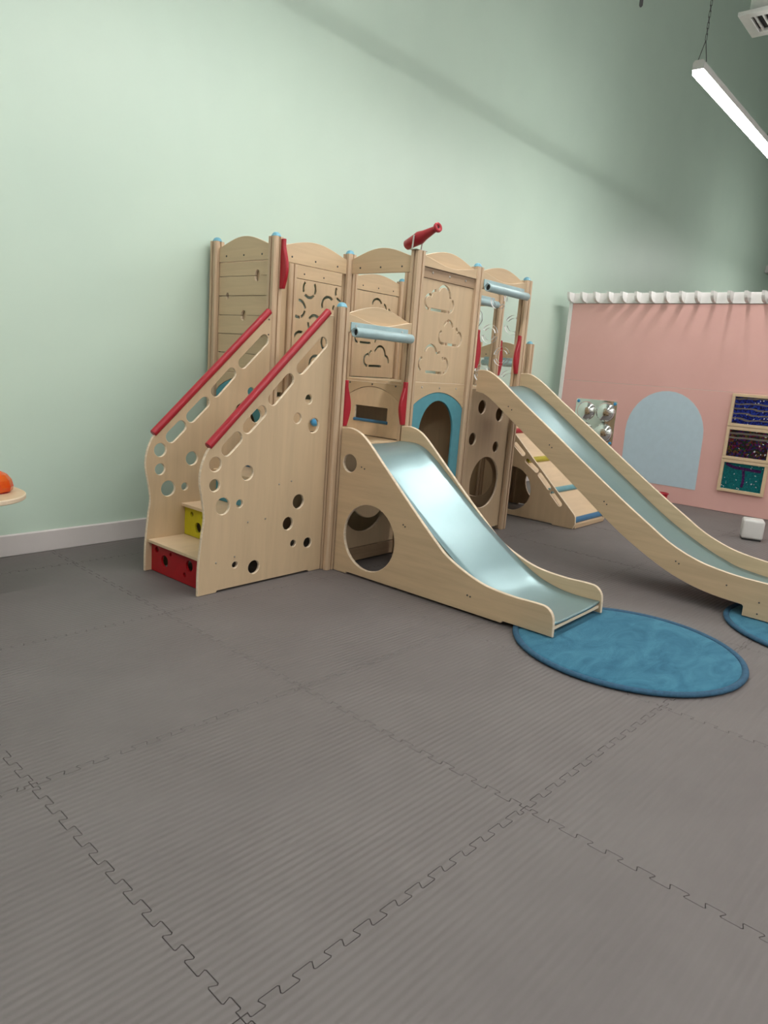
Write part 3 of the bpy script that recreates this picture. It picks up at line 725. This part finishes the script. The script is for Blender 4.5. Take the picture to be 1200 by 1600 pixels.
# ------------------------------------------------------------------ climbing ramp
ramp = thing('climbing_ramp', 'birch climbing ramp with olive, teal and blue rungs behind the long slide', 'ramp', (5.1, 2.1, 0))
rs = [(1.662, 0.002), (1.645, 0.05), (1.650, 0.105), (1.665, 0.128), (2.35, 0.772), (2.50, 0.91), (2.585, 0.955), (2.590, 0.955), (2.590, 0.004), (2.54, 0.002), (2.535, 0.012), (1.86, 0.012), (1.85, 0.002)]
def along(f): return (1.665 + 0.685 * f, 0.128 + 0.644 * f)
rh = []
for a, b_ in (((1.808, 0.178), (1.892, 0.258)), ((1.928, 0.302), (2.027, 0.398)), ((2.063, 0.432), (2.166, 0.501)), ((2.211, 0.556), (2.298, 0.630))):
    rh.append(capsule((a[0] - 0.004, a[1] + 0.012), (b_[0] - 0.004, b_[1] + 0.012), 0.020, 6))
rh.append(circ(2.29, 0.25, 0.195, 36))
for x0 in (4.785, 5.385): slab('side_board', rs, rh, 'x', x0, x0 + 0.018, 'birch_v', ramp, 0.002)
def on_deck(y): return 0.040 + (y - 1.665) * 0.925
bm = bmesh.new()
xa, xb = 4.8035, 5.3845
vs = [bm.verts.new(p) for p in ((xa, 1.668, on_deck(1.668) - 0.02), (xb, 1.668, on_deck(1.668) - 0.02), (xb, 2.555, on_deck(2.555) - 0.02), (xa, 2.555, on_deck(2.555) - 0.02),
                                (xa, 1.668, on_deck(1.668) - 0.002), (xb, 1.668, on_deck(1.668) - 0.002), (xb, 2.555, on_deck(2.555) - 0.002), (xa, 2.555, on_deck(2.555) - 0.002))]
for f in ((0, 1, 2, 3), (4, 5, 6, 7), (0, 1, 5, 4), (1, 2, 6, 5), (2, 3, 7, 6), (3, 0, 4, 7)): bm.faces.new([vs[i] for i in f])
put('ramp_deck', bm_mesh(bm), 'birch_flat', ramp)
for y_, mt in ((1.690, 'blue_rung'), (1.925, 'teal_rung'), (2.175, 'olive'), (2.42, 'red_paint')):
    z_ = on_deck(y_); d = Vector((0, 1, 0.94)).normalized(); nn = Vector((0, -0.94, 1)).normalized()
    prof = [(-0.026, 0.0), (0.026, 0.0), (0.022, 0.016), (0.008, 0.024), (-0.008, 0.024), (-0.022, 0.016)]
    bm = bmesh.new(); A = [bm.verts.new(Vector((xa, y_, z_)) + d * p + nn * q) for p, q in prof]; B = [bm.verts.new(Vector((xb, y_, z_)) + d * p + nn * q) for p, q in prof]
    bm.faces.new(A); bm.faces.new(B[::-1])
    for i in range(6): bm.faces.new((A[i], A[(i + 1) % 6], B[(i + 1) % 6], B[i]))
    put('rung', bm_mesh(bm), mt, ramp)
box('foot_board', (xa, 1.652, 0.004), (xb, 1.666, 0.040), 'birch_h', ramp, 0.002)

# ------------------------------------------------------------------ toy telescope on the corner post
Fp = Vector((2.918, 2.160, 1.988)); Ep = Vector((2.866, 1.890, 2.066)); d = Ep - Fp; Lt = d.length
tele = thing('toy_telescope', 'red toy telescope tilted on the front corner post of the tower', 'telescope', (px_[1], FY, TALL + 0.001))
put('barrel', lathe_mesh([(0.018, 0.004), (0.026, 0.0), (0.031, 0.006), (0.0335, 0.05), (0.037, 0.10), (0.040, 0.125), (0.037, 0.14), (0.030, 0.17), (0.022, Lt - 0.05), (0.0185, Lt - 0.02), (0.0185, Lt - 0.012)], Fp, d, 24), 'red_paint', tele, 'tapered red barrel', True)
ey = put('eyepiece', lathe_mesh([(0.0185, Lt - 0.0115), (0.027, Lt - 0.004), (0.030, Lt + 0.006), (0.029, Lt + 0.014), (0.024, Lt + 0.018), (0.010, Lt + 0.014), (0.009, Lt - 0.006)], Fp, d, 24), 'red_paint', tele, 'flared red eyepiece', True)
put('eye_hole', lathe_mesh([(0.0088, Lt - 0.002), (0.0088, Lt + 0.009)], Fp, d, 14), 'dark_gap', ey)
zt = TALL + 0.001
mid = Fp + d * 0.42
box('base_plate', (px_[1] - 0.052, FY - 0.030, zt), (px_[1] + 0.052, FY + 0.035, zt + 0.004), 'steel', tele, 0.001)
for s in (-1, 1):
    x = mid.x + s * 0.0455
    rod('bracket_arm', (x, mid.y + 0.012, zt + 0.004), (x, mid.y + 0.004, mid.z + 0.012), 0.005, 'steel', tele, 8)

# ------------------------------------------------------------------ rugs
def rug(c, r, label):
    t = thing('round_rug', label, 'rug', (c[0], c[1], 0.0), 0, 'round blue landing rugs')
    pr = [(0, 0.001), (r - 0.02, 0.001), (r - 0.02, 0.014), (r - 0.05, 0.0185), (r * .7, 0.0195), (r * .35, 0.0195), (0, 0.0195)]
    put('pile', lathe_mesh(pr, (c[0], c[1], 0), (0, 0, 1), 72, False), 'rug_pile', t, None, True)
    bm = bmesh.new(); n, m_ = 96, 10; rg = []
    for i in range(n):
        a = 2 * math.pi * i / n; rr = []
        for k_ in range(m_):
            b2 = 2 * math.pi * k_ / m_
            q = r - 0.016 + 0.0155 * math.cos(b2); rr.append(bm.verts.new((c[0] + q * math.cos(a), c[1] + q * math.sin(a), 0.0125 + 0.0115 * math.sin(b2))))
        rg.append(rr)
    for i in range(n):
        for k_ in range(m_): bm.faces.new((rg[i][k_], rg[(i + 1) % n][k_], rg[(i + 1) % n][(k_ + 1) % m_], rg[i][(k_ + 1) % m_]))
    put('binding', bm_mesh(bm), 'rug_binding', t, 'dark blue bound edge', True)
    return t
rug((2.500, 0.268), 0.535, 'round blue plush rug under the foot of the short slide')
rug((3.58, -0.42), 0.525, 'round blue plush rug under the long slide, cut by the picture edge')

# ------------------------------------------------------------------ pink playhouse partition
PX = 7.15
part = thing('playhouse_partition', 'pink playhouse front with white eaves standing on the mats', 'partition', (PX + 0.1, 0.4, 0))
YL, YR = 3.125, -3.0
box('lower_panel', (PX, YR, 0.002), (PX + 0.14, YL - 0.024, 1.2305), 'pink_wall', part, 0.002)
box('upper_panel', (PX + 0.001, YR, 1.2325), (PX + 0.14, YL - 0.024, 2.10), 'pink_wall', part, 0.002)
box('corner_trim', (PX - 0.006, YL - 0.0235, 0.002), (PX + 0.145, YL + 0.02, 2.195), 'white_paint', part, 0.002)
box('eaves_board', (PX - 0.010, YR, 2.103), (PX + 0.14, YL - 0.0245, 2.213), 'white_paint', part, 0.002)
prof = [(PX - 0.0105, 2.110), (PX - 0.030, 2.110)] + [(PX - 0.030 - 0.105 * math.sin(R(a)), 2.185 - 0.075 * math.cos(R(a))) for a in (25, 45, 62, 78, 90)] + [(PX - 0.142, 2.213), (PX - 0.0105, 2.213)]
cme = None
yk = 3.105
while yk > -1.2:
    if cme is None:
        c0 = put('corbel', slab_mesh([(a, b_) for a, b_ in prof], [], 'y', yk - 0.015, yk + 0.015, 0.001), 'white_paint', part, 'white curved corbel'); cme = c0
    else: share('corbel', c0, OFF[c0] + Vector((0, yk - 3.105, 0)), part)
    yk -= 0.1575
# blue arched door shape fixed to the partition
da = [(1.425, 0.180), (2.262, 0.180)]
for a in range(0, 181, 10):
    th = R(a); da.append((1.852 + 0.42 * math.cos(th) , 0.74 + 0.452 * math.sin(th)))
o = slab('painted_arch', da, [], 'x', PX - 0.004, PX - 0.0003, 'arch_blue', part, 0.0, 'pale blue arched door shape')

# bubble mirror panel
bmz = thing('bubble_mirror', 'square mirror panel with four convex bubbles on the pink wall', 'mirror', (PX - 0.01, 2.652, 0.52))
slab('mirror_sheet', rrect(2.402, 2.902, 0.525, 1.03, 0.02), [], 'x', PX - 0.010, PX - 0.0005, 'mirror', bmz, 0.001)
bub = None
for y_, z_ in ((2.765, 0.895), (2.528, 0.900), (2.765, 0.655), (2.528, 0.660)):
    c = Vector((PX - 0.0105, y_, z_))
    pr = [(0.112 * math.cos(R(a)), 0.062 * math.sin(R(a))) for a in range(0, 90, 10)] + [(0, 0.062)]
    if bub is None: bub = put('mirror_bubble', lathe_mesh(pr, c, (-1, 0, 0), 32), 'mirror', bmz, None, True)
    else: share('mirror_bubble', bub, OFF[bub] + Vector((0, y_ - 2.765, z_ - 0.895)), bmz)
for y_, z_ in ((2.872, 1.0), (2.43, 1.0), (2.872, 0.555), (2.43, 0.555)):
    put('screw_cap', lathe_mesh([(0.018, 0), (0.018, 0.004), (0.012, 0.009), (0, 0.010)], (PX - 0.0105, y_, z_), (-1, 0, 0), 14), 'knob_blue', bmz, None, True)

# sequin boards
def sequin_board(z0, z1, mat, label):
    t = thing('sequin_board', label, 'wall board', (PX - 0.02, 0.982, z0), 0, 'sequin boards stacked on the pink wall')
    y0, y1 = 0.762, 1.205; f = 0.030; x0, x1 = PX - 0.036, PX - 0.0005
    box('frame_rail', (x0, y0, z0), (x1, y1, z0 + f), 'birch_flat', t); box('frame_rail', (x0, y0, z1 - f), (x1, y1, z1), 'birch_flat', t)
    box('frame_rail', (x0, y0, z0 + f + .0005), (x1, y0 + f, z1 - f - .0005), 'birch_flat', t); box('frame_rail', (x0, y1 - f, z0 + f + .0005), (x1, y1, z1 - f - .0005), 'birch_flat', t)
    s = box('sequin_sheet', (PX - 0.016, y0 + f + .0005, z0 + f + .0005), (PX - 0.001, y1 - f - .0005, z1 - f - .0005), mat, t, 0)
    return t
sequin_board(0.893, 1.222, 'sequin_blue', 'top framed board of dark blue sequins with grey wavy lines')
sequin_board(0.558, 0.889, 'sequin_multi', 'middle framed board of dark multicoloured sequins')
q = sequin_board(0.222, 0.554, 'sequin_teal', 'bottom framed board of teal sequins with a purple T stroke')
slab('flipped_sequins', stroke(smooth_path([(1.160, 0.510), (1.08, 0.480), (0.98, 0.475), (0.88, 0.470), (0.82, 0.468)], 5), 0.030), [], 'x', PX - 0.0172, PX - 0.0163, 'sequin_purple', q, 0, 'purple flipped sequins')
slab('flipped_sequins', stroke(smooth_path([(0.985, 0.459), (0.975, 0.40), (0.972, 0.33), (0.980, 0.285)], 5), 0.026), [], 'x', PX - 0.0172, PX - 0.0163, 'sequin_purple', q, 0)

# ------------------------------------------------------------------ white foam cube and red bucket on the floor
cube = thing('foam_cube', 'small white rounded cube lying on the mats before the pink wall', 'cube', (5.93, 0.55, 0), R(18))
OFF[cube] = Vector((0, 0, 0))
put('cube_body', box_mesh((-0.085, -0.085, 0.012), (0.085, 0.085, 0.178), 0.02, 4), 'white_plastic', cube, None, True)
put('cube_base', box_mesh((-0.075, -0.075, 0.001), (0.075, 0.075, 0.0118), 0.002), 'dark_gap', cube)
bk = thing('red_bucket', 'small red bucket on the floor at the pink wall behind the long slide', 'bucket', (6.92, 1.70, 0))
put('bucket_body', lathe_mesh([(0.0, 0.002), (0.055, 0.002), (0.078, 0.125), (0.073, 0.125), (0.050, 0.008), (0.0, 0.008)], (6.92, 1.70, 0), (0, 0, 1), 24, False), 'red_paint', bk, None, True)
put('rim', lathe_mesh([(0.0785, 0.116), (0.084, 0.116), (0.084, 0.126), (0.0785, 0.126)], (6.92, 1.70, 0), (0, 0, 1), 24, False), 'red_paint', bk, None, True)

# ------------------------------------------------------------------ activity table at the left edge
tb = thing('activity_table', 'birch play table with rounded corner at the left picture edge', 'table', (0.2, 2.8, 0))
slab('table_top', rrect(-0.45, 0.752, 2.475, 3.18, 0.24, 10), [], 'z', 0.476, 0.50, 'birch_flat', tb, 0.004)
for x_, y_ in ((-0.28, 2.65), (0.42, 2.65), (-0.28, 3.02), (0.42, 3.02)): rod('leg', (x_, y_, 0.001), (x_, y_, 0.4755), 0.025, 'birch_v', tb)
ty = thing('orange_toy', 'translucent orange domed toy on the table at the left edge', 'toy', (0.60, 2.70, 0.5))
ct = (0.615, 2.705, 0.5)
put('dome', lathe_mesh([(0.0, 0.004), (0.070, 0.004), (0.084, 0.010), (0.088, 0.030), (0.080, 0.062), (0.060, 0.088), (0.034, 0.102), (0, 0.106)], ct, (0, 0, 1), 10, False), 'orange_plastic', ty, 'faceted orange dome')
put('base_ring', lathe_mesh([(0.058, 0.0005), (0.072, 0.0005), (0.072, 0.0038), (0.058, 0.0038)], ct, (0, 0, 1), 20, False), 'red_paint', ty)

# ------------------------------------------------------------------ ceiling diffuser and wall fitting
vt = thing('air_diffuser', 'white square air diffuser on a round duct at the top right corner', 'vent', (6.08, 1.10, 4.2))
cx_, cy_, zc_ = 6.08, 1.10, 4.2
ring = slab('diffuser_frame', rect(cx_ - .22, cx_ + .22, cy_ - .22, cy_ + .22), [rect(cx_ - .145, cx_ + .145, cy_ - .145, cy_ + .145)], 'z', zc_, zc_ + 0.03, 'white_paint', vt)
box('diffuser_back', (cx_ - .15, cy_ - .15, zc_ + 0.031), (cx_ + .15, cy_ + .15, zc_ + 0.05), 'dark_gap', vt, 0)
for k_ in range(5): box('louvre', (cx_ - .144, cy_ - .13 + k_ * .06, zc_ + 0.008), (cx_ + .144, cy_ - .118 + k_ * .06, zc_ + 0.03), 'white_paint', vt, 0)
put('duct_collar', lathe_mesh([(0.195, zc_ + 0.051), (0.195, ZC - 0.001)], (cx_, cy_, 0), (0, 0, 1), 32), 'white_paint', vt, None, True)
ws = thing('wall_fitting', 'small white fitting high on the far end of the green wall', 'wall fitting', (15.9, WY - 0.06, 3.68))
box('fitting_body', (15.75, WY - 0.09, 3.66), (16.05, WY - 0.001, 3.80), 'white_plastic', ws, 0.01)
put('fitting_lens', lathe_mesh([(0.05, 0), (0.05, 0.03), (0.035, 0.045), (0, 0.047)], (15.82, WY - 0.091, 3.73), (0, -1, 0), 16), 'white_plastic', ws, None, True)
cd = thing('hanging_cord', 'dark cord end hanging from the ceiling at the top picture edge', 'cord', (4.06, 1.33, 3.58))
put('cord', lathe_mesh([(0.006, 0), (0.012, 0.01), (0.012, 0.05), (0.004, 0.06), (0.004, ZC - 3.583)], (4.06, 1.33, 3.582), (0, 0, 1), 8), 'dark_steel', cd)
